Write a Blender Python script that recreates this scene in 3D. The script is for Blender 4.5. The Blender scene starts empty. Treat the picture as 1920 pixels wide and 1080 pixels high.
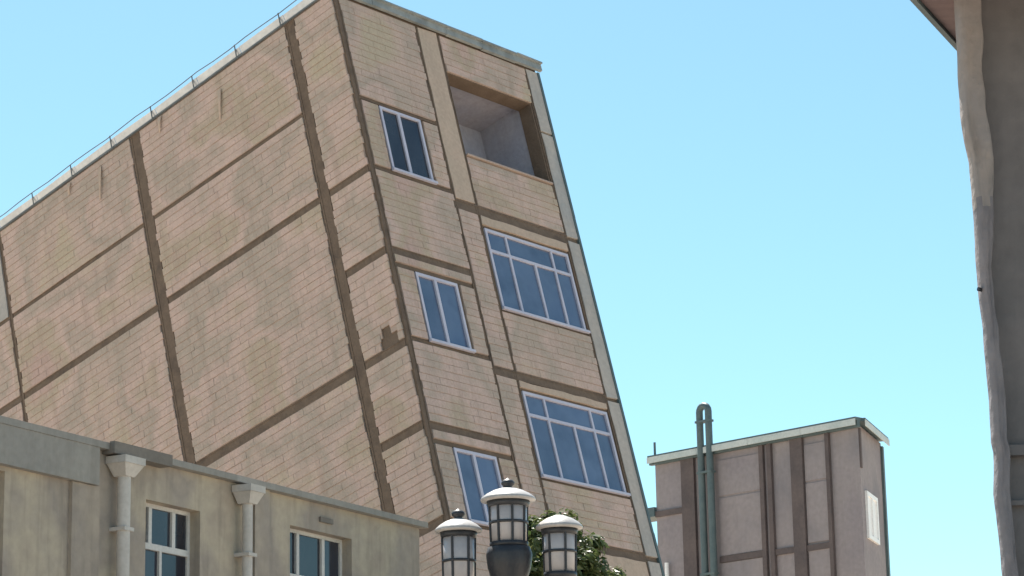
import bpy, math, random
from mathutils import Vector, Matrix, noise

random.seed(7)
SC = bpy.context.scene
COL = SC.collection
rad = math.radians

# ------------------------------------------------------------------ camera
PITCH, ROLL = rad(14.0), rad(1.1)
up = Vector((-math.sin(ROLL) * math.cos(PITCH), -math.cos(ROLL) * math.cos(PITCH), math.sin(PITCH)))
fw = Vector((0, 0, 1))
yw = (fw - up * fw.dot(up)).normalized()
xw = yw.cross(up)
W = Matrix((xw, yw, up))                      # camera (right, down, forward) -> world
cam_data = bpy.data.cameras.new('camera')
cam_data.sensor_width = 36.0
cam_data.lens = 5000 / 1920 * 36.0
cam_data.clip_start = 0.5
cam_data.clip_end = 6000
cam = bpy.data.objects.new('camera', cam_data)
COL.objects.link(cam)
M3 = Matrix((W.col[0], -W.col[1], -W.col[2])).transposed()
cam.matrix_world = Matrix.Translation((0, 0, 1.6)) @ M3.to_4x4()
SC.camera = cam

# ------------------------------------------------------------------ light
SUN = Vector((-0.12, 0.50, 0.86)).normalized()          # direction towards the sun
world = bpy.data.worlds.new('World')
SC.world = world
world.use_nodes = True
nt = world.node_tree
nt.nodes.clear()
sky = nt.nodes.new('ShaderNodeTexSky')
sky.sky_type = 'NISHITA'
sky.sun_disc = False
sky.sun_elevation = math.asin(SUN.z)
sky.sun_rotation = math.atan2(SUN.x, SUN.y)
sky.altitude = 1200
sky.air_density = 1.0
sky.dust_density = 1.2
sky.ozone_density = 1.0
bg = nt.nodes.new('ShaderNodeBackground')
bg.inputs['Strength'].default_value = 0.066
out = nt.nodes.new('ShaderNodeOutputWorld')
wb = nt.nodes.new('ShaderNodeVectorMath')         # the phone's white balance, one factor for the whole sky
wb.operation = 'MULTIPLY'
wb.inputs[1].default_value = (0.92, 1.20, 1.06)
nt.links.new(sky.outputs[0], wb.inputs[0])
nt.links.new(wb.outputs[0], bg.inputs[0])
nt.links.new(bg.outputs[0], out.inputs[0])

sd = bpy.data.lights.new('sun', 'SUN')
sd.energy = 5.0
sd.angle = rad(0.53)
sd.color = (1.0, 0.95, 0.87)
so = bpy.data.objects.new('sun', sd)
COL.objects.link(so)
so.rotation_euler = SUN.to_track_quat('Z', 'Y').to_euler()
so.location = (0, 0, 60)

SC.view_settings.view_transform = 'Standard'
SC.view_settings.look = 'None'
SC.view_settings.exposure = 1.3
SC.view_settings.gamma = 1.0

# ------------------------------------------------------------------ materials
def mat(name, cols, scale=1.0, rough=0.85, bump=0.0, bscale=30.0, island=0.0, streak=0.0, streak_col=None,
        metallic=0.0, ior=1.45, fine=0.12, stretch=(1, 1, 1), objrand=0.0):
    """cols: list of base colours mixed by soft noise; streak: run-down stains; island: per-brick value change"""
    m = bpy.data.materials.new(name)
    m.use_nodes = True
    t = m.node_tree
    p = t.nodes['Principled BSDF']
    p.inputs['Roughness'].default_value = rough
    p.inputs['Metallic'].default_value = metallic
    p.inputs['IOR'].default_value = ior
    tc = t.nodes.new('ShaderNodeTexCoord')
    mp = t.nodes.new('ShaderNodeMapping')
    mp.inputs['Scale'].default_value = stretch
    t.links.new(tc.outputs['Object'], mp.inputs[0])
    n = t.nodes.new('ShaderNodeTexNoise')
    n.inputs['Scale'].default_value = scale
    n.inputs['Detail'].default_value = 5
    t.links.new(mp.outputs[0], n.inputs['Vector'])
    r = t.nodes.new('ShaderNodeValToRGB')
    els = r.color_ramp.elements
    while len(els) < len(cols):
        els.new(0.5)
    for i, c in enumerate(cols):
        els[i].position = 0.32 + 0.36 * (i / max(1, len(cols) - 1))
        els[i].color = (*c, 1)
    t.links.new(n.outputs['Fac'], r.inputs[0])
    colr = r.outputs[0]

    def mult(colsock, facsock, lo, hi):
        mr = t.nodes.new('ShaderNodeMapRange')
        mr.inputs['To Min'].default_value = lo
        mr.inputs['To Max'].default_value = hi
        t.links.new(facsock, mr.inputs['Value'])
        mx = t.nodes.new('ShaderNodeVectorMath')
        mx.operation = 'SCALE'
        t.links.new(colsock, mx.inputs[0])
        t.links.new(mr.outputs[0], mx.inputs['Scale'])
        return mx.outputs[0]
    if fine:
        n2 = t.nodes.new('ShaderNodeTexNoise')
        n2.inputs['Scale'].default_value = bscale
        n2.inputs['Detail'].default_value = 6
        t.links.new(tc.outputs['Object'], n2.inputs['Vector'])
        colr = mult(colr, n2.outputs['Fac'], 1 - fine * 1.6, 1 + fine * 1.6)
    if island:
        g = t.nodes.new('ShaderNodeNewGeometry')
        colr = mult(colr, g.outputs['Random Per Island'], 1 - island, 1 + island)
    if objrand:
        oi = t.nodes.new('ShaderNodeObjectInfo')
        colr = mult(colr, oi.outputs['Random'], 1 - objrand, 1 + objrand)
    if streak:
        mp2 = t.nodes.new('ShaderNodeMapping')
        mp2.inputs['Scale'].default_value = (3.5, 3.5, 0.35)
        t.links.new(tc.outputs['Object'], mp2.inputs[0])
        n3 = t.nodes.new('ShaderNodeTexNoise')
        n3.inputs['Scale'].default_value = 1.6
        n3.inputs['Detail'].default_value = 6
        n3.inputs['Roughness'].default_value = 0.65
        t.links.new(mp2.outputs[0], n3.inputs['Vector'])
        mr = t.nodes.new('ShaderNodeMapRange')
        mr.inputs['From Min'].default_value = 0.5
        mr.inputs['From Max'].default_value = 0.8
        mr.inputs['To Min'].default_value = 0
        mr.inputs['To Max'].default_value = streak
        t.links.new(n3.outputs['Fac'], mr.inputs['Value'])
        mx = t.nodes.new('ShaderNodeMixRGB')
        mx.inputs[2].default_value = (*(streak_col or (0.12, 0.10, 0.08)), 1)
        t.links.new(mr.outputs[0], mx.inputs[0])
        t.links.new(colr, mx.inputs[1])
        colr = mx.outputs[0]
    t.links.new(colr, p.inputs['Base Color'])
    if bump:
        b = t.nodes.new('ShaderNodeBump')
        b.inputs['Strength'].default_value = bump
        b.inputs['Distance'].default_value = 0.02
        nb = t.nodes.new('ShaderNodeTexNoise')
        nb.inputs['Scale'].default_value = bscale
        nb.inputs['Detail'].default_value = 8
        t.links.new(tc.outputs['Object'], nb.inputs['Vector'])
        t.links.new(nb.outputs['Fac'], b.inputs['Height'])
        t.links.new(b.outputs[0], p.inputs['Normal'])
    return m

def leaf_mat(name, a, b):
    m = bpy.data.materials.new(name)
    m.use_nodes = True
    t = m.node_tree
    p = t.nodes['Principled BSDF']
    p.inputs['Roughness'].default_value = 0.45
    g = t.nodes.new('ShaderNodeNewGeometry')
    r = t.nodes.new('ShaderNodeValToRGB')
    r.color_ramp.elements[0].color = (*a, 1)
    r.color_ramp.elements[1].color = (*b, 1)
    t.links.new(g.outputs['Random Per Island'], r.inputs[0])
    t.links.new(r.outputs[0], p.inputs['Base Color'])
    tr = t.nodes.new('ShaderNodeBsdfTranslucent')
    t.links.new(r.outputs[0], tr.inputs[0])
    mx = t.nodes.new('ShaderNodeMixShader')
    mx.inputs[0].default_value = 0.35
    t.links.new(p.outputs[0], mx.inputs[1])
    t.links.new(tr.outputs[0], mx.inputs[2])
    t.links.new(mx.outputs[0], t.nodes['Material Output'].inputs[0])
    return m

M = {}
M['brick'] = mat('brick', [(0.455, 0.325, 0.285), (0.40, 0.325, 0.25), (0.50, 0.37, 0.325), (0.375, 0.31, 0.26), (0.47, 0.355, 0.305), (0.43, 0.355, 0.27)], 0.5, 0.92, 0.5, 26,
                 island=0.04, streak=0.5, streak_col=(0.27, 0.205, 0.165), fine=0.14)
M['mortar'] = mat('mortar', [(0.36, 0.275, 0.235), (0.41, 0.32, 0.27)], 2.0, 0.95, 0.4, 40)
M['plaster_pink'] = mat('plaster_pink', [(0.47, 0.355, 0.285), (0.43, 0.34, 0.27)], 1.2, 0.9, 0.4, 18, streak=0.3, streak_col=(0.27, 0.21, 0.17))
M['plaster_grey'] = mat('plaster_grey', [(0.36, 0.34, 0.32), (0.42, 0.38, 0.35), (0.33, 0.33, 0.33)], 0.9, 0.9, 0.4, 16, streak=0.4, streak_col=(0.2, 0.2, 0.2))
M['steel'] = mat('rusty_steel', [(0.115, 0.08, 0.058), (0.15, 0.105, 0.075), (0.10, 0.07, 0.052)], 2.2, 0.8, 0.3, 25, fine=0.2)
M['core'] = mat('rough_core', [(0.12, 0.085, 0.062), (0.16, 0.115, 0.085)], 3, 0.9, 0.5, 20)
M['flash'] = mat('galvanised', [(0.50, 0.50, 0.52), (0.62, 0.62, 0.64)], 2, 0.4, 0.15, 12, metallic=0.5)
M['trim'] = mat('dark_trim', [(0.10, 0.115, 0.125), (0.14, 0.155, 0.165)], 3, 0.6)
M['cornice'] = mat('cornice_metal', [(0.20, 0.225, 0.23), (0.27, 0.29, 0.29), (0.15, 0.17, 0.18)], 1.6, 0.6, 0.2, 14, streak=0.4, streak_col=(0.1, 0.09, 0.08))
M['frame'] = mat('white_aluminium', [(0.44, 0.44, 0.54), (0.52, 0.51, 0.60)], 2, 0.4, fine=0.05)
M['frame_old'] = mat('old_white_paint', [(0.50, 0.49, 0.48), (0.58, 0.57, 0.55)], 3, 0.6, 0.2, 30)
M['glass'] = mat('blue_glass', [(0.05, 0.07, 0.125), (0.085, 0.115, 0.19), (0.06, 0.085, 0.16)], 1.1, 0.1, 0.06, 1.6, fine=0.12, ior=2.1, objrand=0.22)
M['glass_dark'] = mat('dark_glass', [(0.02, 0.022, 0.035), (0.04, 0.045, 0.06)], 1.1, 0.1, 0.06, 1.6, fine=0.12, ior=1.6, objrand=0.3)
M['loggia'] = mat('loggia_plaster', [(0.33, 0.335, 0.41), (0.40, 0.375, 0.41)], 1.2, 0.9, 0.4, 14, streak=0.3)
M['roofing'] = mat('roofing', [(0.18, 0.17, 0.165), (0.23, 0.22, 0.21)], 1, 0.9)
M['house'] = mat('house_plaster', [(0.34, 0.285, 0.23), (0.42, 0.36, 0.28), (0.30, 0.26, 0.225), (0.37, 0.315, 0.255)], 0.9, 0.92, 0.5, 9, streak=0.6, streak_col=(0.15, 0.13, 0.11))
M['fascia'] = mat('fascia_concrete', [(0.29, 0.275, 0.25), (0.24, 0.23, 0.215)], 1.4, 0.9, 0.4, 12, streak=0.35)
M['pipe'] = mat('pale_pipe', [(0.42, 0.39, 0.36), (0.49, 0.46, 0.43)], 3, 0.6, 0.15, 20)
M['reveal'] = mat('reveal', [(0.15, 0.135, 0.12), (0.19, 0.17, 0.15)], 2, 0.9, 0.3, 20)
M['back'] = mat('mauve_render', [(0.235, 0.21, 0.225), (0.27, 0.24, 0.245), (0.205, 0.19, 0.205)], 0.5, 0.9, 0.3, 8, streak=0.4, streak_col=(0.19, 0.17, 0.17))
M['backcol'] = mat('dark_brown_column', [(0.085, 0.07, 0.072), (0.12, 0.095, 0.092)], 1.5, 0.85, 0.3, 12)
M['teal'] = mat('dark_teal_metal', [(0.07, 0.105, 0.115), (0.10, 0.135, 0.14)], 2.5, 0.55, 0.1, 15)
M['paleteal'] = mat('pale_coping', [(0.42, 0.47, 0.46), (0.5, 0.53, 0.52)], 2, 0.6, 0.1, 15)
M['white'] = mat('white_paint_and_reflection', [(0.78, 0.78, 0.79), (0.82, 0.82, 0.82)], 2, 0.5)  # white parts, and the sky's reflection painted on the far panes
M['iron'] = mat('black_iron', [(0.022, 0.024, 0.03), (0.035, 0.036, 0.042)], 6, 0.45, 0.2, 40)
M['capmetal'] = mat('cap_metal', [(0.36, 0.335, 0.325), (0.46, 0.43, 0.41)], 6, 0.4, 0.1, 40)
M['diffuser'] = mat('milky_glass', [(0.36, 0.345, 0.36), (0.43, 0.41, 0.42)], 4, 0.25, fine=0.05)
M['neartan'] = mat('near_render', [(0.30, 0.25, 0.22), (0.25, 0.225, 0.22), (0.22, 0.21, 0.22)], 1.8, 0.9, 0.6, 18, streak=0.4, streak_col=(0.16, 0.15, 0.16))
M['nearlow'] = mat('near_grey_render', [(0.20, 0.19, 0.205), (0.17, 0.16, 0.175), (0.22, 0.20, 0.21)], 1.8, 0.9, 0.6, 18, streak=0.4, streak_col=(0.13, 0.12, 0.13))
M['neardark'] = mat('near_dark_render', [(0.115, 0.11, 0.115), (0.15, 0.14, 0.145)], 2.0, 0.85, 0.5, 12, streak=0.4, streak_col=(0.085, 0.08, 0.085))
M['soffit'] = mat('brown_board', [(0.17, 0.115, 0.115), (0.21, 0.145, 0.14)], 2.5, 0.75, 0.3, 12, stretch=(1, 6, 1))
M['bark'] = mat('bark', [(0.12, 0.09, 0.065), (0.17, 0.13, 0.10)], 8, 0.95, 0.8, 40)
M['leaf'] = leaf_mat('leaf', (0.055, 0.085, 0.025), (0.15, 0.17, 0.065))
M['asphalt'] = mat('dusty_asphalt', [(0.10, 0.095, 0.088), (0.14, 0.13, 0.115)], 0.6, 0.9, 0.5, 40)
M['paving'] = mat('paving', [(0.30, 0.28, 0.25), (0.36, 0.33, 0.29)], 0.8, 0.9, 0.3, 20)
M['earth'] = mat('dry_earth', [(0.43, 0.35, 0.27), (0.47, 0.385, 0.30), (0.38, 0.31, 0.24)], 0.05, 0.95, 0.4, 3)

# ------------------------------------------------------------------ mesh helpers
class MB:
    def __init__(s):
        s.v, s.f, s.m, s.sm = [], [], [], []

    def add(s, verts, faces, mi=0, smooth=False):
        o = len(s.v)
        s.v += [tuple(p) for p in verts]
        for f in faces:
            s.f.append(tuple(i + o for i in f))
            s.m.append(mi)
            s.sm.append(smooth)

    def hexa(s, p, mi=0, flip=False):
        """p: 8 corners, bottom ring 0-3 counter-clockwise from above, top ring 4-7"""
        fs = [(3, 2, 1, 0), (4, 5, 6, 7), (0, 1, 5, 4), (1, 2, 6, 5), (2, 3, 7, 6), (3, 0, 4, 7)]
        if flip:
            fs = [f[::-1] for f in fs]
        s.add(p, fs, mi)

    def box(s, x0, x1, y0, y1, z0, z1, mi=0, j=0.0):
        q = lambda a: a + (random.uniform(-j, j) if j else 0)
        p = [(x0, y0, z0), (x1, y0, z0), (x1, y1, z0), (x0, y1, z0), (x0, y0, z1), (x1, y0, z1), (x1, y1, z1), (x0, y1, z1)]
        s.hexa([(q(a), q(b), q(c)) for a, b, c in p], mi)

    def tube(s, pts, radii, n=12, mi=0, cap=True):
        pts = [Vector(p) for p in pts]
        if not isinstance(radii, (list, tuple)):
            radii = [radii] * len(pts)
        rings = []
        for i, p in enumerate(pts):
            d = (pts[min(i + 1, len(pts) - 1)] - pts[max(i - 1, 0)]).normalized()
            a = d.cross(Vector((0.31, 0.93, 0.2))).normalized()
            if abs(d.y) > 0.95:
                a = d.cross(Vector((1, 0, 0))).normalized()
            b = d.cross(a)
            rings.append([p + (a * math.cos(2 * math.pi * k / n) + b * math.sin(2 * math.pi * k / n)) * radii[i] for k in range(n)])
        vs = [q for r in rings for q in r]
        fs = []
        for i in range(len(pts) - 1):
            for k in range(n):
                k2 = (k + 1) % n
                fs.append((i * n + k, i * n + k2, (i + 1) * n + k2, (i + 1) * n + k))
        s.add(vs, fs, mi, True)
        if cap:
            s.add(rings[0], [tuple(range(n))[::-1]], mi)
            s.add(rings[-1], [tuple(range(n))], mi)

    def lathe(s, prof, n=28, mi=0, c=(0, 0, 0)):
        vs = []
        for r, z in prof:
            for k in range(n):
                a = 2 * math.pi * k / n
                vs.append((c[0] + r * math.cos(a), c[1] + r * math.sin(a), c[2] + z))
        fs = []
        for i in range(len(prof) - 1):
            for k in range(n):
                k2 = (k + 1) % n
                fs.append((i * n + k, i * n + k2, (i + 1) * n + k2, (i + 1) * n + k))
        s.add(vs, fs, mi, True)

    def build(s, name, mats, parent=None, kind=None):
        me = bpy.data.meshes.new(name)
        me.from_pydata(s.v, [], s.f)
        if not isinstance(mats, (list, tuple)):
            mats = [mats]
        for m in mats:
            me.materials.append(M[m])
        me.polygons.foreach_set('material_index', s.m)
        me.polygons.foreach_set('use_smooth', s.sm)
        me.update()
        o = bpy.data.objects.new(name, me)
        COL.objects.link(o)
        if parent:
            o.parent = parent
        if kind:
            o['kind'] = kind
        return o

def thing(name, label, cat, matrix, group=None):
    o = bpy.data.objects.new(name, None)
    COL.objects.link(o)
    o.empty_display_size = 0.3
    o.matrix_world = matrix
    o['label'] = label
    o['category'] = cat
    if group:
        o['group'] = group
    return o

def frame_matrix(origin, d):
    """local x along horizontal direction d, local -y outwards (right of d), z up"""
    d = Vector((d[0], d[1], 0)).normalized()
    y = Vector((-d.y, d.x, 0))
    m = Matrix((d, y, Vector((0, 0, 1)))).transposed().to_4x4()
    return Matrix.Translation(origin) @ m

# ------------------------------------------------------------------ ground, street
g = MB()
g.add([(-3000, -3000, 0), (3000, -3000, 0), (3000, 3000, 0), (-3000, 3000, 0)], [(0, 1, 2, 3)])
g.build('ground', 'earth', kind='structure')
g = MB()
g.add([(-2.2, -60, 0.004), (2.6, -60, 0.004), (2.6, 31, 0.004), (-2.2, 31, 0.004)], [(0, 1, 2, 3)])
g.build('road', 'asphalt', kind='structure')
g = MB()
g.box(2.6, 5.2, -60, 36, -0.1, 0.13)
g.build('pavement', 'paving', kind='structure')
g = MB()
g.box(-2.2, 2.5, 31.05, 36.5, -0.1, 0.13)
g.build('pavement', 'paving', kind='structure')

# ------------------------------------------------------------------ the leaning block
H = 18.2                                         # length of the block along its own axis, base to roof edge
BR = Matrix(((0.6594309646828036, -0.7274383997617193, -0.1896949587353764),
             (0.7512036924796897, 0.6278653496999501, 0.2036617662965708),
             (-0.029048497764718018, -0.27680042846474834, 0.9604882651960641)))
BT = Vector((-2.950347817592935, 42.42643956416754, 17.462434376088495))
base = BT + BR @ Vector((0, 0, -H))
block = thing('apartment_block', 'tall beige brick block leaning steeply to the left with exposed brown beams', 'building',
              Matrix.Translation(base) @ BR.to_4x4())
BW, BD = 5.2, 13.6                              # front width, depth of the long side wall

OPEN = [  # openings of the front: x0, x1, z0, z1 (z from roof edge)
    (0.54, 1.56, -3.46, -2.18), (0.54, 1.56, -6.63, -5.34), (0.54, 1.56, -9.78, -8.48), (0.54, 1.56, -12.95, -11.65),
    (2.60, 4.80, -2.62, -0.92), (2.60, 4.80, -5.60, -4.02), (2.60, 4.80, -8.68, -7.10), (2.60, 4.80, -11.85, -10.27),
]

# bearing wall behind the facing, real openings
xs = sorted({0, BW} | {o[0] for o in OPEN} | {o[1] for o in OPEN})
zs = sorted({-H, 0} | {o[2] for o in OPEN} | {o[3] for o in OPEN})
w = MB()
for i in range(len(xs) - 1):
    for k in range(len(zs) - 1):
        cx, cz = (xs[i] + xs[i + 1]) / 2, (zs[k] + zs[k + 1]) / 2
        if any(o[0] < cx < o[1] and o[2] < cz < o[3] for o in OPEN):
            continue
        w.box(xs[i], xs[i + 1], 0, 0.28, zs[k] + H, zs[k + 1] + H)
w.build('front_wall', 'core', block)
w = MB()
w.box(0, 0.28, 0.28, BD, 0, H)
w.build('long_side_wall', 'core', block)
w = MB()
w.box(BW - 0.28, BW, 0.28, BD, 0, H)
w.build('far_side_wall', 'plaster_grey', block)
w = MB()
w.box(0.28, BW - 0.28, BD - 0.28, BD, 0, H)
w.build('rear_wall', 'plaster_grey', block)
for z in (-0.32, -3.72, -6.85, -9.9, -13.0):
    w = MB()
    w.box(0.28, BW - 0.28, 0.28, BD - 0.28, z - 0.1 + H, z + 0.1 + H)
    w.build('roof_slab' if z > -1 else 'floor_slab', 'roofing' if z > -1 else 'loggia', block)

def mapf(face, u, d, z):
    return (u, -d, z + H) if face == 'F' else (-d, u, z + H)

def face_box(mb, face, u0, u1, d0, d1, z0, z1, mi=0, j=0.0):
    q = lambda: random.uniform(-j, j) if j else 0
    p = [(u0, d0, z0), (u1, d0, z0), (u1, d1, z0), (u0, d1, z0), (u0, d0, z1), (u1, d0, z1), (u1, d1, z1), (u0, d1, z1)]
    mb.hexa([mapf(face, a + q(), b + (q() * 0.6 if b > 0.001 else 0), c + q()) for a, b, c in p], mi, flip=(face == 'F'))

def brick_panel(face, u0, u1, z0, z1, holes=(), pitch=0.137, length=0.31, ragged=0.03, single=False):
    # mortar bed
    us = sorted({u0, u1} | {min(max(h[0], u0), u1) for h in holes} | {min(max(h[1], u0), u1) for h in holes})
    zz = sorted({z0, z1} | {min(max(h[2], z0), z1) for h in holes} | {min(max(h[3], z0), z1) for h in holes})
    mb = MB()
    for i in range(len(us) - 1):
        for k in range(len(zz) - 1):
            cu, cz = (us[i] + us[i + 1]) / 2, (zz[k] + zz[k + 1]) / 2
            if any(h[0] < cu < h[1] and h[2] < cz < h[3] for h in holes):
                continue
            face_box(mb, face, us[i], us[i + 1], 0, 0.022, zz[k], zz[k + 1])
    bed = mb.build('brick_panel', 'mortar', block)
    mb = MB()
    rows = max(1, round((z1 - z0) / pitch))
    ph = (z1 - z0) / rows
    jt = min(0.016, ph * 0.12)
    for r in range(rows):
        za, zb = z0 + r * ph + jt / 2, z0 + (r + 1) * ph - jt / 2
        ua = u0 - random.uniform(-0.012, ragged)
        ue = u1 + random.uniform(-0.012, ragged)
        tilt = random.uniform(-0.004, 0.004)
        u = ua
        first = True
        while u < ue - 0.01:
            ln = length * (0.5 if (first and r % 2) else 1.0) * random.uniform(0.94, 1.06)
            first = False
            v = min(u + ln, ue)
            if ue - v < 0.06:
                v = ue
            segs = [(u, v)]
            for h in holes:
                if h[2] - 0.03 < (za + zb) / 2 < h[3] + 0.03:
                    segs = [q for p_, r_ in segs for q in ((p_, min(r_, h[0] - random.uniform(-.02, .02))), (max(p_, h[1] + random.uniform(-.02, .02)), r_)) if q[1] - q[0] > 0.02]
            for p_, r_ in segs:
                if single:
                    mb = MB()
                face_box(mb, face, p_ + 0.001, r_ - 0.001, 0.002, 0.031 + random.uniform(-0.003, 0.004), za + tilt, zb + tilt, 0, 0.0025)
                if single:
                    mb.build('brick', 'brick', bed)
            u = v
    if not single:
        mb.build('brickwork', 'brick', bed, 'stuff')
    return bed

def plain_panel(face, u0, u1, z0, z1, m, d=0.034, name='plaster_panel'):
    mb = MB()
    nu, nz = max(1, int((u1 - u0) / 0.25)), max(1, int((z1 - z0) / 0.25))
    vs, fs = [], []
    for i in range(nu + 1):
        for k in range(nz + 1):
            u, z = u0 + (u1 - u0) * i / nu, z0 + (z1 - z0) * k / nz
            eu = random.uniform(-0.010, 0.010) if i in (0, nu) else 0
            ez = random.uniform(-0.010, 0.010) if k in (0, nz) else 0
            vs.append(mapf(face, u + eu, d + 0.006 * noise.noise(Vector((u * 2, z * 2, 7))), z + ez))
    for i in range(nu):
        for k in range(nz):
            a = i * (nz + 1) + k
            q = (a, a + nz + 1, a + nz + 2, a + 1)
            fs.append(q if face == 'F' else q[::-1])
    # rim back to the wall
    ring = [i * (nz + 1) for i in range(nu + 1)] + [nu * (nz + 1) + k for k in range(1, nz + 1)] + \
           [i * (nz + 1) + nz for i in range(nu - 1, -1, -1)] + [k for k in range(nz - 1, 0, -1)]
    o = len(vs)
    for i in ring:
        p = vs[i]
        vs.append((p[0], 0.0, p[2]) if face == 'F' else (0.0, p[1], p[2]))
    for k in range(len(ring)):
        k2 = (k + 1) % len(ring)
        q = (ring[k2], ring[k], o + k, o + k2)
        fs.append(q if face == 'F' else q[::-1])
    mb.add(vs, fs)
    return mb.build(name, m, block)

def steel(face, name, u0, u1, z0, z1, d=0.014):
    mb = MB()
    # a rolled section: web with two slightly proud flange edges, in lengths that do not line up exactly
    vert = (z1 - z0) > (u1 - u0)
    if vert:
        z = z1
        while z > z0 + 0.01:
            zn = max(z0, z - random.uniform(1.3, 1.9))
            e = random.uniform(-0.006, 0.006)
            fl = (u1 - u0) * 0.16
            face_box(mb, face, u0 + e, u1 + e, 0, d, zn, z)
            face_box(mb, face, u0 + e, u0 + e + fl, d, d + 0.008, zn, z)
            face_box(mb, face, u1 + e - fl, u1 + e, d, d + 0.008, zn, z)
            z = zn
    else:
        u = u0
        while u < u1 - 0.01:
            un = min(u1, u + random.uniform(1.2, 2.0))
            e = random.uniform(-0.006, 0.006)
            fl = (z1 - z0) * 0.16
            face_box(mb, face, u, un, 0, d, z0 + e, z1 + e)
            face_box(mb, face, u, un, d, d + 0.008, z0 + e, z0 + e + fl)
            face_box(mb, face, u, un, d, d + 0.008, z1 + e - fl, z1 + e)
            u = un
    return mb.build(name, 'steel', block)

ZB = -14.6                                       # below this the facing is plain
# --- long side wall ('L'): columns
steel('L', 'steel_column', 0.95, 1.17, ZB, -0.10)
steel('L', 'steel_column', 5.05, 5.30, ZB, -0.10)
steel('L', 'steel_column', 9.06, 9.15, ZB, -0.10)
chip = [(0.13, 0.52, -6.66, -6.46), (0.26, 0.46, -6.47, -6.30)]
rowsC = [(-3.47, -0.10), (-4.99, -3.60), (-6.65, -5.13), (-8.10, -6.80), (-9.72, -8.25), (-11.2, -9.87), (-12.8, -11.34), (ZB, -12.95)]
for a, b in rowsC:
    brick_panel('L', 0.03, 0.93, a, b, chip if abs(a + 6.65) < 0.01 else ())
for a, b in ((-3.60, -3.47), (-5.13, -4.99), (-6.80, -6.65), (-8.25, -8.10), (-9.87, -9.72), (-11.34, -11.2), (-12.95, -12.8)):
    steel('L', 'steel_beam', 0.03, 0.94, a, b)
rowsM = [(-1.84, -0.10), (-3.47, -1.92), (-6.62, -3.60), (-9.74, -6.80), (-12.8, -9.89), (ZB, -12.95)]
for u0, u1 in ((1.20, 5.03), (5.33, 9.04)):
    for a, b in rowsM:
        brick_panel('L', u0, u1, a, b)
for k, (a, b) in enumerate(rowsM):
    if k == 0:
        plain_panel('L', 9.17, BD - 0.02, a, b, 'plaster_grey')
    else:
        brick_panel('L', 9.17, BD - 0.02, a, b)
for u0, u1 in ((1.18, 5.04), (5.31, 9.05), (9.16, BD)):
    for a, b in ((-1.92, -1.84), (-3.60, -3.47), (-6.80, -6.62), (-9.89, -9.74), (-12.95, -12.8)):
        steel('L', 'steel_beam', u0, u1, a, b)
plain_panel('L', 0.02, BD - 0.02, -H + 0.02, ZB - 0.05, 'plaster_grey', 0.05, 'plinth_render')

# --- front ('F')
for u0, u1 in ((0.0, 0.10), (1.955, 2.01), (2.50, 2.565), (4.83, 4.885)):
    steel('F', 'steel_column', u0, u1, ZB, -0.16)
for zt in (-2.18, -5.34, -8.48, -11.65):
    zs_ = zt - 1.28
    brick_panel('F', 0.12, 0.50, zs_ + 0.02, zt - 0.02, ragged=0.012)
    brick_panel('F', 1.61, 1.94, zs_ + 0.02, zt - 0.02, ragged=0.012)
brick_panel('F', 0.12, 1.94, -2.11, -0.16, single=True)
for a, b in ((-4.98, -3.54), (-8.11, -6.70), (-11.28, -9.85), (-14.45, -13.02)):
    brick_panel('F', 0.12, 1.94, a, b, single=b > -7)
for a, b in ((-5.26, -5.12), (-8.40, -8.25), (-11.57, -11.42)):
    brick_panel('F', 0.12, 1.94, a, b, pitch=0.15)
for a, b in ((-5.12, -4.98), (-8.25, -8.11), (-11.42, -11.28)):
    steel('F', 'steel_beam', 0.10, 1.955, a, b)
for a, b in ((-2.18, -2.12), (-3.535, -3.47), (-6.695, -6.64), (-9.845, -9.79)):
    steel('F', 'steel_lintel', 0.10, 1.955, a, b)
for a, b in ((-3.60, -0.16), (-6.76, -3.80), (-9.70, -6.93), (-12.85, -9.87)):
    if b > -1:
        plain_panel('F', 2.02, 2.49, a, b, 'plaster_pink')
    else:
        brick_panel('F', 2.02, 2.49, a, b, ragged=0.015)
for a, b in ((-3.80, -3.61), (-6.93, -6.77), (-9.87, -9.71), (-13.02, -12.86)):
    steel('F', 'steel_beam', 1.96, 4.88, a, b, 0.018)
brick_panel('F', 2.58, 4.82, -0.90, -0.16)
for a, b in ((-3.60, -2.64), (-6.76, -5.65), (-9.70, -8.73), (-12.85, -11.9)):
    brick_panel('F', 2.58, 4.82, a, b, single=abs(b + 5.65) < 0.01)
for a, b in ((-3.97, -3.81), (-7.06, -6.94), (-10.22, -9.88)):
    plain_panel('F', 2.58, 4.82, a, b, 'plaster_pink')
for a, b in ((-1.48, -0.16), (-3.64, -1.52), (-6.80, -3.74), (-9.74, -6.88), (-12.85, -9.84)):
    plain_panel('F', 4.89, 5.19, a, b, 'plaster_grey')
plain_panel('F', 0.02, BW - 0.02, -H + 0.02, -14.65, 'plaster_grey', 0.05, 'plinth_render')

# dark metal angle down the free corner of the front
mb = MB()
z = -0.15
while z > -14.5:
    zn = z - 3.05
    e = random.uniform(-0.006, 0.006)
    mb.box(5.19 + e, 5.245 + e, -0.05, 0.05, zn + H, z + H)
    mb.tube([(5.235 + e, -0.03, zn + H + 0.01), (5.235 + e, -0.03, z + H - 0.01)], 0.022, 8)
    z = zn
mb.build('corner_angle', 'teal', block)

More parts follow.
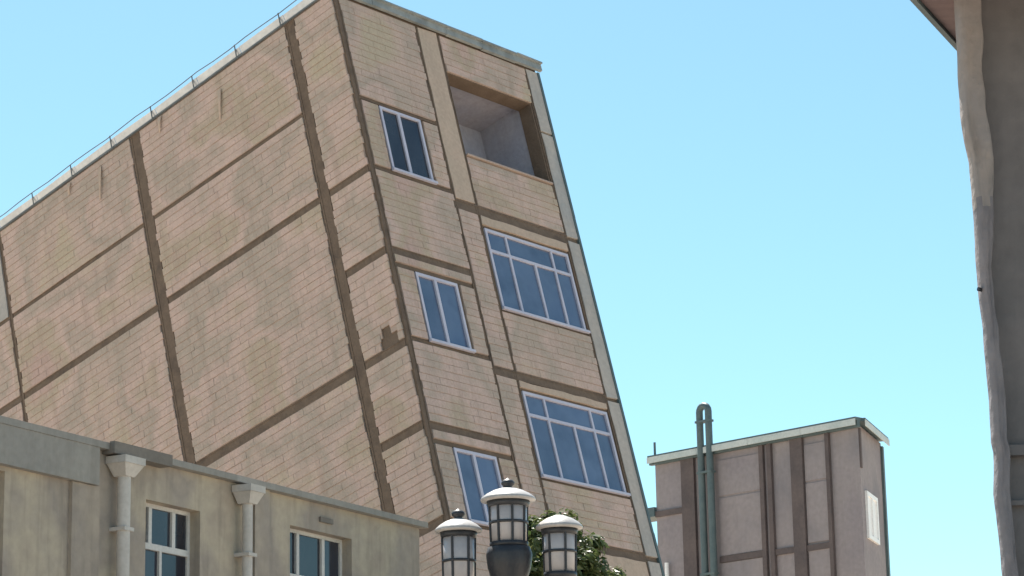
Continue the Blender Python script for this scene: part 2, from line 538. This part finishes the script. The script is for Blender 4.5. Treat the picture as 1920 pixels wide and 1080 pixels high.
# windows of the front
def block_window(o, big, glassmat):
    x0, x1, z0, z1 = o
    x0, x1, z0, z1 = x0 + 0.012, x1 - 0.012, z0 + 0.012 + H, z1 - 0.012 + H
    t = 0.05
    ya, yb = -0.022, 0.05
    f = MB()
    f.box(x0, x0 + t, ya, yb, z0, z1)
    f.box(x1 - t, x1, ya, yb, z0, z1)
    f.box(x0 + t, x1 - t, ya, yb, z0, z0 + t * 1.15)
    f.box(x0 + t, x1 - t, ya, yb, z1 - t, z1)
    root = f.build('window', 'frame', block)
    sill = MB()
    sill.box(x0 - 0.03, x1 + 0.03, -0.075, -0.024, z0 - 0.02, z0 + 0.025)
    sill.build('sill', 'frame', root)
    bars = MB()
    panes = []
    y0, y1 = -0.014, 0.04
    if big:
        wd = x1 - x0
        zt = z1 - 0.42
        bars.box(x0 + t, x1 - t, y0, y1, zt - 0.025, zt + 0.025)
        m = [x0 + wd * k for k in (0.245, 0.545, 0.79)]
        for k in m:
            bars.box(k - 0.024, k + 0.024, y0, y1, z0 + t, zt - 0.025)
        for k in (m[0], m[2]):
            bars.box(k - 0.022, k + 0.022, y0, y1, zt + 0.025, z1 - t)
        e = [x0 + t] + m + [x1 - t]
        panes += [(e[i], e[i + 1], z0 + t, zt) for i in range(4)]
        e = [x0 + t, m[0], m[2], x1 - t]
        panes += [(e[i], e[i + 1], zt, z1 - t) for i in range(3)]
    else:
        k = x0 + (x1 - x0) * 0.46
        bars.box(k - 0.03, k + 0.03, y0 - 0.004, y1, z0 + t, z1 - t)
        panes += [(x0 + t, k, z0 + t, z1 - t), (k, x1 - t, z0 + t, z1 - t)]
    bars.build('mullion', 'frame', root)
    for (a, b, c, d) in panes:
        p = MB()
        tw = random.uniform(-0.0055, 0.0055)
        p.hexa([(a, 0.012 + tw, c), (b, 0.012 - tw, c), (b, 0.022 - tw, c), (a, 0.022 + tw, c),
                (a, 0.012 - tw, d), (b, 0.012 + tw, d), (b, 0.022 + tw, d), (a, 0.022 - tw, d)])
        p.build('pane', glassmat, root)

for i, o in enumerate(OPEN):
    if i == 4:
        continue
    block_window(o, i > 3, 'glass_dark' if i == 0 else 'glass')

# loggia behind the open bay
x0, x1, z0, z1 = OPEN[4]
l = MB()
dpt = 1.25
l.box(x0 - 0.1, x1 + 0.1, dpt, dpt + 0.1, z0 - 0.9 + H, z1 + 0.2 + H)
l.box(x0 - 0.1, x0 - 0.02, 0.29, dpt, z0 - 0.9 + H, z1 + 0.2 + H)
l.box(x1 + 0.02, x1 + 0.1, 0.29, dpt, z0 - 0.9 + H, z1 + 0.2 + H)
l.box(x0 - 0.02, x1 + 0.02, 0.29, dpt, z1 + 0.1 + H, z1 + 0.2 + H)
l.box(x0 - 0.02, x1 + 0.02, 0.29, dpt, z0 - 0.9 + H, z0 - 0.8 + H)
lg = l.build('loggia', 'loggia', block)
d = MB()
d.box(x0 + 0.35, x0 + 1.2, dpt - 0.03, dpt - 0.002, z0 - 0.8 + H, z0 + 1.3 + H)
d.build('door', 'reveal', lg)
c = MB()
c.box(x0 - 0.02, x1 + 0.02, -0.06, 0.30, z0 + 0.002 + H, z0 + 0.035 + H)
c.build('parapet_coping', 'mortar', block)

# roof edge, long side: galvanised upstand in lengths, dark drip edge, thin cable on brackets
y = -0.02
k = 0
while y < BD:
    yn = min(BD, y + 1.13)
    e = random.uniform(-0.012, 0.012)
    f = MB()
    f.hexa([(-0.045, y + 0.006, H - 0.05 + e), (-0.03, y + 0.006, H - 0.05 + e), (-0.03, yn - 0.006, H - 0.05 - e), (-0.045, yn - 0.006, H - 0.05 - e),
            (-0.085, y + 0.006, H + 0.075 + e), (-0.07, y + 0.006, H + 0.075 + e), (-0.07, yn - 0.006, H + 0.075 - e), (-0.085, yn - 0.006, H + 0.075 - e)][::1])
    fs = f.build('flashing_sheet', 'flash', block)
    t = MB()
    t.box(-0.065, -0.028, y, yn, H - 0.085, H - 0.055, 0, 0.004)
    t.build('drip_edge', 'trim', fs)
    b = MB()
    b.box(-0.10, -0.088, y + 0.08, y + 0.10, H - 0.10, H + 0.16)
    b.build('bracket', 'trim', fs)
    y = yn
    k += 1
cb = MB()
pts = [(-0.095, -0.05 + i * 0.42, H + 0.15 + 0.012 * math.sin(i * 1.7) + random.uniform(-.006, .006)) for i in range(33)]
cb.tube(pts, 0.009, 6)
cb.build('roof_cable', 'trim', block)
# roof edge, front: grey metal cornice in lengths
x = -0.06
while x < BW + 0.05:
    xn = min(BW + 0.09, x + 0.93)
    e = random.uniform(-0.010, 0.010)
    f = MB()
    f.box(x + 0.004, xn - 0.004, -0.10, -0.04, H - 0.13 + e, H + 0.0 + e, 0, 0.004)
    f.box(x + 0.004, xn - 0.004, -0.15, 0.1, H + 0.002 + e, H + 0.035 + e, 0, 0.004)
    f.build('cornice_length', 'cornice', block)
    x = xn
# strips of sealing felt hanging loose below the roof edge
for (yy, zt, ln, sl) in ((2.92, -0.42, 0.55, 0.10), (6.15, -0.25, 0.62, 0.12), (4.45, -0.12, 0.3, 0.05), (7.0, -0.14, 0.22, 0.04)):
    f = MB()
    n = 6
    for i in range(n):
        a, b = i / n, (i + 1) / n
        wv = 0.045 * (1 - 0.7 * a)
        wb = 0.045 * (1 - 0.7 * b)
        ya, yb2 = yy + sl * a * a, yy + sl * b * b
        da, db = 0.045 + 0.03 * math.sin(a * 3), 0.045 + 0.03 * math.sin(b * 3)
        za, zb_ = zt - ln * a + H, zt - ln * b + H
        f.hexa([(-db - .008, yb2 - wb, zb_), (-db, yb2 - wb, zb_), (-db, yb2 + wb, zb_), (-db - .008, yb2 + wb, zb_),
                (-da - .008, ya - wv, za), (-da, ya - wv, za), (-da, ya + wv, za), (-da - .008, ya + wv, za)])
    f.build('hanging_strip', 'plaster_pink', block)

# ------------------------------------------------------------------ low house in front, left
HA = Vector((-5.2726, 26.8218, 0))
HD = Vector((0.481, 0.877, 0))
S0, S1, HT, HDP = -2.6, 8.35, 7.0, 3.6
house = thing('plastered_house', 'low grey-beige plastered house with pale downpipes in front of the leaning block', 'house', frame_matrix(HA, HD))
WIN = [(2.50, 3.52, 5.15, 6.52), (5.35, 6.72, 5.30, 6.60), (-0.9, 0.10, 5.10, 6.48)]
xs = sorted({S0, S1} | {q for o in WIN for q in o[:2]})
zs = sorted({0, HT - 0.06} | {q for o in WIN for q in o[2:]})
w = MB()
for i in range(len(xs) - 1):
    for k in range(len(zs) - 1):
        cx, cz = (xs[i] + xs[i + 1]) / 2, (zs[k] + zs[k + 1]) / 2
        if any(o[0] < cx < o[1] and o[2] < cz < o[3] for o in WIN):
            continue
        w.box(xs[i], xs[i + 1], 0, 0.3, zs[k], zs[k + 1])
w.build('street_wall', 'house', house)
for nm, a in (('end_wall', (S1 - 0.3, S1 - 0.002, 0.301, HDP)), ('end_wall', (S0 + 0.002, S0 + 0.3, 0.301, HDP)), ('rear_wall', (S0 + 0.301, S1 - 0.301, HDP - 0.3, HDP - 0.002))):
    w = MB()
    w.box(a[0], a[1], a[2], a[3], 0, HT - 0.06)
    w.build(nm, 'house', house)
w = MB()
w.box(S0 - 0.05, S1 + 0.06, -0.10, HDP + 0.05, HT - 0.058, HT + 0.015)
w.build('roof_slab', 'fascia', house)
w = MB()
w.box(S0 - 0.04, 1.55, -0.09, -0.002, HT - 0.47, HT - 0.06)
w.build('fascia_band', 'fascia', house)
w = MB()
w.box(1.70, 2.75, -0.17, -0.102, HT - 0.10, HT + 0.03)
w.box(1.70, 2.75, -0.102, -0.003, HT - 0.10, HT - 0.062)
w.build('gutter_and_shadow', 'reveal', house)  # gutter length whose dark colour stands in for the shadow under the eave
for a, b in ((1.15, 1.62), (4.55, 4.85)):
    w = MB()
    w.box(a, b, -0.045, -0.001, 0, HT - (0.475 if a < 1.5 else 0.06))
    w.build('pilaster', 'house', house)
for s, zt, hop in ((1.93, 6.88, True), (4.27, 6.90, True)):
    p = MB()
    p.tube([(s, -0.13, zt - 0.2), (s, -0.13, 3.6), (s, -0.13, 0.25), (s, -0.22, 0.1)], 0.072 if s < 3 else 0.062, 14)
    pr = p.build('downpipe', 'pipe', house)
    h = MB()
    a = 0.17 if s < 3 else 0.14
    h.hexa([(s - 0.08, -0.21, zt - 0.21), (s + 0.08, -0.21, zt - 0.21), (s + 0.08, -0.05, zt - 0.21), (s - 0.08, -0.05, zt - 0.21),
            (s - a, -0.27, zt - 0.08), (s + a, -0.27, zt - 0.08), (s + a, -0.02, zt - 0.08), (s - a, -0.02, zt - 0.08)])
    h.box(s - a - 0.01, s + a + 0.01, -0.28, -0.012, zt - 0.079, zt)
    h.build('hopper', 'pipe', pr)
    for z in (6.1, 4.4, 2.6, 1.0):
        h = MB()
        h.box(s - 0.085, s + 0.085, -0.21, -0.002, z - 0.02, z + 0.02)
        h.build('bracket', 'pipe', pr)

def house_window(o, cols_top, cols_low, zt):
    x0, x1, z0, z1 = o
    f = MB()
    t = 0.045
    ya, yb = 0.14, 0.2
    f.box(x0, x0 + t, ya, yb, z0, z1)
    f.box(x1 - t, x1, ya, yb, z0, z1)
    f.box(x0 + t, x1 - t, ya, yb, z0, z0 + t)
    f.box(x0 + t, x1 - t, ya, yb, z1 - t, z1)
    root = f.build('window', 'frame_old', house)
    b = MB()
    b.box(x0 + t, x1 - t, ya - 0.012, yb, zt - 0.035, zt + 0.035)
    for c in cols_top:
        b.box(c - 0.03, c + 0.03, ya - 0.008, yb, zt + 0.035, z1 - t)
    for c in cols_low:
        b.box(c - 0.022, c + 0.022, ya - 0.008, yb, z0 + t, zt - 0.035)
    b.build('mullion', 'frame_old', root)
    for cs, a, d in ((cols_top, zt, z1 - t), (cols_low, z0 + t, zt)):
        e = [x0 + t] + list(cs) + [x1 - t]
        for i in range(len(e) - 1):
            p = MB()
            p.box(e[i], e[i + 1], 0.165, 0.175, a, d)
            p.build('pane', 'glass_dark', root)
    s = MB()
    s.box(x0 - 0.05, x1 + 0.05, -0.06, 0.138, z0 - 0.06, z0 - 0.002)
    s.build('sill', 'fascia', root)

house_window(WIN[0], (2.76, 3.2), (2.96,), 6.04)
house_window(WIN[1], (5.72, 6.28), (6.0,), 6.02)
house_window(WIN[2], (-0.4,), (-0.4,), 6.0)
m = MB()
m.box(5.98, 6.26, -0.03, -0.002, 6.72, 6.78)
m.build('wall_smudge', 'reveal', house)  # thin dark box added for a smudge on the plaster

# ------------------------------------------------------------------ farther block, right
KA = Vector((3.923, 73.882, 0))
KB = Vector((9.005, 68.816, 0))
KC = Vector((9.955, 71.613, 0))
KH = 15.0
far = thing('mauve_block', 'grey-mauve flat-roofed block with dark columns standing upright beyond the leaning one', 'building', frame_matrix(KA, KB - KA))
inv = far.matrix_world.inverted()
loc = lambda p: inv @ p
LB, LC = loc(KB), loc(KC)
wv = LC - LB
LC2 = LB + wv * 1.02
LD = LC2 + (Vector((0, 0, 0)) - LB)
KW = LB.x
w = MB()
w.hexa([(0, 0, 0), (KW, 0, 0), (LC2.x, LC2.y, 0), (LD.x, LD.y, 0), (0, 0, KH - 0.1), (KW, 0, KH - 0.1), (LC2.x, LC2.y, KH - 0.1), (LD.x, LD.y, KH - 0.1)])
w.build('wall', 'back', far)
# long face: columns and beams proud of the render
for a, b, nm in ((1.03, 1.50, 'column'), (3.84, 3.98, 'column'), (4.12, 4.26, 'column'), (4.93, 5.34, 'column'), (6.12, 6.24, 'column')):
    m = MB()
    m.box(a, b, -0.10, -0.001, 0, KH - 0.12)
    m.build(nm, 'backcol', far)
for a, b, z in ((2.30, 3.84, 11.88), (4.26, 4.93, 11.86), (5.34, 6.12, 11.84), (0.0, 1.03, 13.42), (2.3, 3.84, 8.6), (4.26, 4.93, 8.6), (5.34, 6.12, 8.6), (2.3, 3.84, 5.4), (5.34, 6.12, 5.4)):
    m = MB()
    m.box(a, b, -0.06, -0.001, z - 0.09, z + 0.07)
    m.build('beam', 'backcol', far)
for a, b in ((2.32, 3.82), (5.36, 6.10)):
    for z0_, z1_ in ((11.97, 13.55), (13.62, KH - 0.4), (8.7, 11.77), (5.5, 8.5)):
        m = MB()
        m.box(a, b, -0.03, -0.001, z0_, z1_)
        m.build('render_panel', 'back', far)
# roof coping along both faces
d3 = (LC2 - LB).normalized()
n3 = Vector((d3.y, -d3.x, 0))
for k in range(4):
    a, b = -0.1 + k * (KW + 0.2) / 4, -0.1 + (k + 1) * (KW + 0.2) / 4
    m = MB()
    m.box(a + 0.005, b - 0.005, -0.22, 0.25, KH - 0.03, KH + 0.06)
    m.box(a + 0.005, b - 0.005, -0.15, -0.02, KH - 0.2, KH - 0.031)
    m.build('coping', 'teal', far)
    m = MB()
    m.box(a + 0.006, b - 0.006, -0.245, -0.222, KH - 0.16, KH + 0.01)
    m.build('fascia', 'paleteal', far)
def along3(m, s0, s1, d0, d1, z0, z1):
    P = lambda s, d, z: tuple(LB + d3 * s + n3 * d + Vector((0, 0, z)))
    m.hexa([P(s0, d1, z0), P(s1, d1, z0), P(s1, d0, z0), P(s0, d0, z0), P(s0, d1, z1), P(s1, d1, z1), P(s1, d0, z1), P(s0, d0, z1)])
s3 = (LC2 - LB).length
m = MB()
along3(m, 0.02, s3 + 0.1, -0.3, 0.2, KH - 0.032, KH + 0.058)
m.build('coping', 'teal', far)
m = MB()
along3(m, -0.05, s3 + 0.12, 0.202, 0.225, KH - 0.17, KH + 0.0)
m.build('fascia', 'paleteal', far)
m = MB()
along3(m, 0.02, 0.14, 0.001, 0.05, 13.75, KH - 0.2)
m.build('rain_strip', 'backcol', far)
m = MB()
along3(m, s3 - 0.12, s3 + 0.06, -0.05, 0.07, 0, KH - 0.2)
m.build('corner_pipe', 'teal', far)
m = MB()
for a, b, c, d in ((0.45, 0.57, 11.95, 13.2), (1.73, 1.85, 11.95, 13.2), (0.57, 1.73, 11.95, 12.06), (0.57, 1.73, 13.09, 13.2), (1.08, 1.20, 12.06, 13.09)):
    along3(m, a, b, 0.002, 0.07, c, d)
wr = m.build('window', 'white', far)
for a, b in ((0.57, 1.08), (1.20, 1.73)):
    m = MB()
    along3(m, a, b, 0.003, 0.03, 12.06, 13.09)
    m.build('painted_reflection_pane', 'white', wr)  # reflected white sky painted as the pane's own colour
# twin vent pipe, bent over at the top, fixed to the long face
m = MB()
cx, zt = 2.06, 16.0
pts = [(cx - 0.16, -0.22, 0.3), (cx - 0.16, -0.22, 8), (cx - 0.16, -0.22, zt)]
for i in range(1, 9):
    a = math.pi * i / 8
    pts.append((cx - 0.16 * math.cos(a), -0.22, zt + 0.16 * math.sin(a)))
pts += [(cx + 0.16, -0.22, 8), (cx + 0.16, -0.22, 0.3)]
m.tube(pts, 0.10, 10)
vp = m.build('vent_pipe', 'teal', far)
for z in (15.72, 14.3, 11.5, 8.0):
    c = MB()
    c.box(cx - 0.26, cx + 0.26, -0.32, -0.12, z - 0.03, z + 0.03)
    c.build('clamp', 'teal', vp)
m = MB()
m.box(-0.75, 0.0, -0.1, 0.6, 13.35, 13.62)
m.build('side_ledge', 'teal', far)
m = MB()
m.tube([(0.05, -0.05, KH), (0.05, -0.05, KH + 0.45)], 0.035, 8)
m.build('roof_post', 'teal', far)
m = MB()
m.tube([(0.42, -0.12, 0.2), (0.42, -0.12, 12.0)], 0.06, 10)
m.build('white_pipe', 'white', far)

# ------------------------------------------------------------------ near building edge, right
near = thing('near_building', 'dark rendered building edge with brown eave close by at the right', 'building', Matrix.Translation((2.2, 12.0, 0)))
prof = [(7.2, -.055), (5.749, -.053), (5.563, -.057), (5.431, -.057), (5.312, -.049), (5.194, -.031), (4.908, -.024), (4.6, -.027), (4.396, -.015),
        (3.994, -.006), (3.83, -.008), (3.80, 0.0), (3.574, -.012), (3.45, -.004), (3.306, .003), (3.0, .005), (0, .01)]
def edge(z):
    for (za, xa), (zb, xb) in zip(prof, prof[1:]):
        if zb <= z <= za:
            return xa + (xb - xa) * (za - z) / (za - zb)
    return prof[-1][1]
m = MB()
NZ, NU = 150, 12
vs, fs = [], []
for k in range(NZ + 1):
    z = 7.2 * k / NZ
    e = edge(z) + 0.004 * noise.noise(Vector((0, 3, z * 9)))
    wdt = 0.055 + max(0.0, min(1.0, (z - 4.75) / 0.5)) * 0.05 + 0.016 * noise.noise(Vector((4, 1, z * 2.6))) + 0.010 * noise.noise(Vector((1, 1, z * 7)))
    # section: back left, front left (rounded), front right, back right
    sec = [(e + 0.16, 0.42), (e, 0.10), (e + 0.008, 0.03), (e + 0.02, 0.004)]
    for i in range(6):
        u = (i + 1) / 6
        bulge = 0.022 * noise.noise(Vector((u * 2.2, 9, z * 3.1))) + 0.008 * noise.noise(Vector((u * 5, 4, z * 11)))
        sec.append((e + 0.02 + (wdt - 0.02) * u, 0.0 - bulge))
    sec += [(e + wdt + 0.006, 0.02), (e + wdt + 0.004, 0.12)]
    NU = len(sec)
    vs += [(a, b, z) for a, b in sec]
for k in range(NZ):
    for i in range(NU - 1):
        a = k * NU + i
        fs.append((a, a + 1, a + NU + 1, a + NU))
for f_ in fs:                                   # tan on the upper length, grey below a ragged border
    zc = sum(vs[i][2] for i in f_) / 4
    xc = sum(vs[i][0] for i in f_) / 4
    lim = 4.97 + 0.30 * noise.noise(Vector((xc * 22, 5, zc * 2.0)))
    m.f.append(f_)
    m.m.append(0 if zc > lim else 1)
    m.sm.append(True)
m.v += vs
m.build('plaster_edge', ['neartan', 'nearlow'], near)
m = MB()
vs, fs = [], []
NX = 24
for k in range(NZ + 1):
    z = 7.2 * k / NZ
    for i in range(NX + 1):
        x = 0.03 + 3.5 * (i / NX) ** 2
        dd = 0.02 * noise.noise(Vector((x * 1.2, 2, z * 1.6))) + 0.006 * noise.noise(Vector((x * 5, 2, z * 6)))
        vs.append((x, 0.075 + dd, z))
for k in range(NZ):
    for i in range(NX):
        a = k * (NX + 1) + i
        fs.append((a, a + 1, a + NX + 2, a + NX + 1))
m.add(vs, fs, 0, True)
m.build('street_wall', 'neardark', near)
m = MB()
p = [(0.03, 0.115), (3.5, 0.115), (5.2, 5.0), (1.75, 5.0)]          # the side wall runs back to the right
m.hexa([(x, y, 0) for x, y in p] + [(x, y, 7.2) for x, y in p])
m.build('wall_mass', 'neardark', near)
for z, h in ((3.79, 0.022), (3.55, 0.012)):
    m = MB()
    m.box(0.05, 3.5, 0.03, 0.07, z - h, z + h, 0, 0.004)
    m.build('string_course', 'neardark', near)
e0, e1 = Vector((1.984 - 2.2, 0.091, 6.0)), Vector((2.279 - 2.2, 0.743, 6.0))
dv = (e1 - e0).normalized()
a, b = e0 - dv * 1.2, e1 + dv * 1.5
off = Vector((dv.y, -dv.x, 0))
m = MB()
p = [a, a + off * 1.6, b + off * 1.6, b]
m.hexa([tuple(q) for q in p] + [tuple(q + Vector((0, 0, 0.12))) for q in p])
ev = m.build('eave', 'soffit', near)
m = MB()
p = [a - off * 0.03, a - off * 0.002, b - off * 0.002, b - off * 0.03]
m.hexa([tuple(q + Vector((0, 0, -0.02))) for q in p] + [tuple(q + Vector((0, 0, 0.14))) for q in p])
m.build('fascia_board', 'teal', ev)
m = MB()
m.tube([(edge(4.55) - 0.012, 0.03, 4.552), (edge(4.55) + 0.01, 0.04, 4.55)], 0.010, 8)
m.build('hook', 'iron', near)

# ------------------------------------------------------------------ street lamp with three lanterns
LY = 25.0
lamp = thing('street_lamp', 'black iron street lamp carrying three round lanterns', 'street lamp', Matrix.Translation((-0.075, LY, 0)))
m = MB()
m.lathe([(0.0, 0), (0.26, 0), (0.26, 0.12), (0.2, 0.2), (0.17, 0.7), (0.12, 0.8), (0.085, 1.0), (0.075, 3.2), (0.07, 4.55), (0.11, 4.6), (0.11, 4.66), (0.075, 4.7), (0.08, 5.0), (0.0, 5.0)])
m.build('post', 'iron', lamp)
m = MB()
m.lathe([(0.0, 4.86), (0.10, 4.88), (0.16, 4.98), (0.205, 5.12), (0.22, 5.24), (0.20, 5.31), (0.0, 5.31)])
m.build('bowl', 'iron', lamp)

def lantern(x, zbot, ztop, r, nb, rot, yy=0.0, finial=True):
    c = (x, yy, 0)
    g = MB()
    g.lathe([(0.0, zbot + 0.01), (r * 0.90, zbot + 0.01), (r * 0.965, ztop + 0.01), (0.0, ztop + 0.01)], 32, 0, c)
    root = g.build('lantern', 'diffuser', lamp)
    b = MB()
    hh = ztop - zbot
    for k in range(nb):
        a = rot + 2 * math.pi * k / nb
        ca, sa = math.cos(a), math.sin(a)
        b.tube([(x + ca * r * 0.93, yy + sa * r * 0.93, zbot), (x + ca * r * 0.995, yy + sa * r * 0.995, ztop)], 0.0125, 6)
    b.build('glazing_bar', 'iron', root)
    ring = MB()
    zm = zbot + hh * 0.5
    for z, rr in ((zm, r * 0.965),):
        ring.lathe([(rr - 0.012, z - 0.012), (rr + 0.010, z - 0.012), (rr + 0.010, z + 0.012), (rr - 0.012, z + 0.012)], 32, 0, c)
    ring.build('band', 'iron', root)
    bs = MB()
    bs.lathe([(0.0, zbot - 0.12), (0.05, zbot - 0.11), (r * 0.7, zbot - 0.05), (r * 0.99, zbot - 0.03), (r * 1.0, zbot + 0.012), (r * 0.9, zbot + 0.014), (0, zbot + 0.014)], 32, 0, c)
    bs.build('base_ring', 'iron', root)
    cp = MB()
    R = r * 1.42
    cp.lathe([(r * 0.9, ztop - 0.02), (r * 1.02, ztop - 0.02), (r * 1.06, ztop + 0.01), (R * 0.985, ztop + 0.012), (R, ztop + 0.03), (R * 0.96, ztop + 0.045),
              (R * 0.80, ztop + 0.078), (R * 0.55, ztop + 0.112), (R * 0.28, ztop + 0.134), (0.05, ztop + 0.140), (0, ztop + 0.140)], 36, 0, c)
    cap = cp.build('cap', 'capmetal', root)
    sk = MB()
    sk.lathe([(r * 0.85, ztop - 0.045), (r * 1.05, ztop - 0.045), (r * 1.12, ztop + 0.008), (r * 0.85, ztop + 0.008)], 32, 0, c)
    sk.build('collar', 'iron', root)
    if finial:
        f = MB()
        f.lathe([(0.05, ztop + 0.138), (0.035, ztop + 0.15), (0.062, ztop + 0.17), (0.066, ztop + 0.19), (0.045, ztop + 0.215), (0.015, ztop + 0.225), (0, ztop + 0.24)], 16, 0, c)
        f.build('finial', 'iron', root)

lantern(0.0, 5.345, 5.74, 0.185, 8, rad(-78))
lantern(-0.475, 4.92, 5.455, 0.158, 6, rad(-112))
lantern(0.478, 5.05, 5.465, 0.158, 6, rad(-70), finial=False)
for sx, zb in ((-0.475, 4.81), (0.478, 4.94)):
    m = MB()
    pts = []
    for i in range(9):
        u = i / 8
        pts.append((sx * u, 0, 4.62 + (zb - 4.62) * u ** 2 - 0.12 * math.sin(math.pi * u)))
    m.tube(pts, [0.034 - 0.010 * i / 8 for i in range(9)], 10)
    m.build('arm', 'iron', lamp)

# ------------------------------------------------------------------ tree behind the lamp
TX, TY = 0.42, 32.6
tree = thing('leafy_tree', 'small round-topped green tree behind the lanterns', 'tree', Matrix.Translation((TX, TY, 0)))
m = MB()
m.tube([(0, 0, -0.1), (0.03, 0, 1.0), (-0.04, 0.05, 2.2), (0.02, 0.02, 3.4), (0.0, 0, 4.6), (0.02, 0, 6.2)], [0.15, 0.12, 0.10, 0.085, 0.06, 0.02], 10)
for i in range(22):
    z = 3.2 + 2.9 * i / 22
    a = i * 2.4
    ln = 0.55 + 0.25 * random.random()
    m.tube([(0, 0, z), (math.cos(a) * ln * 0.5, math.sin(a) * ln * 0.5, z + 0.25), (math.cos(a) * ln, math.sin(a) * ln, z + 0.55)], [0.04, 0.025, 0.008], 6)
m.build('trunk', 'bark', tree)
cr = MB()
clumps = []
for i in range(300):
    for _ in range(40):
        p = Vector((random.uniform(-1, 1), random.uniform(-1, 1), random.uniform(-1, 1)))
        if p.length <= 1:
            break
    p *= (0.55 + 0.45 * random.random() ** 0.5) / max(p.length, 0.3) if random.random() < 0.5 else 1
    q = Vector((p.x * 0.90 + 0.06, p.y * 0.9, p.z * 1.55 + 5.35))
    clumps.append((q, random.uniform(0.10, 0.21)))
for q, r in clumps:
    for _ in range(85):
        dv_ = Vector((random.gauss(0, 1), random.gauss(0, 1), random.gauss(0, 0.8))).normalized() * r * random.uniform(0.35, 1.0)
        c = q + dv_
        n = (dv_.normalized() + Vector((random.uniform(-.8, .8), random.uniform(-.8, .8), random.uniform(0, 1.0)))).normalized()
        t = n.cross(Vector((random.random(), random.random(), random.random()))).normalized()
        b = n.cross(t)
        s = random.uniform(0.024, 0.046)
        cr.add([c - t * s * 1.5, c + b * s * 0.7 + n * s * 0.2, c + t * s * 1.5, c - b * s * 0.7 + n * s * 0.2], [(0, 1, 2, 3)])
cr.build('crown', 'leaf', tree, None)
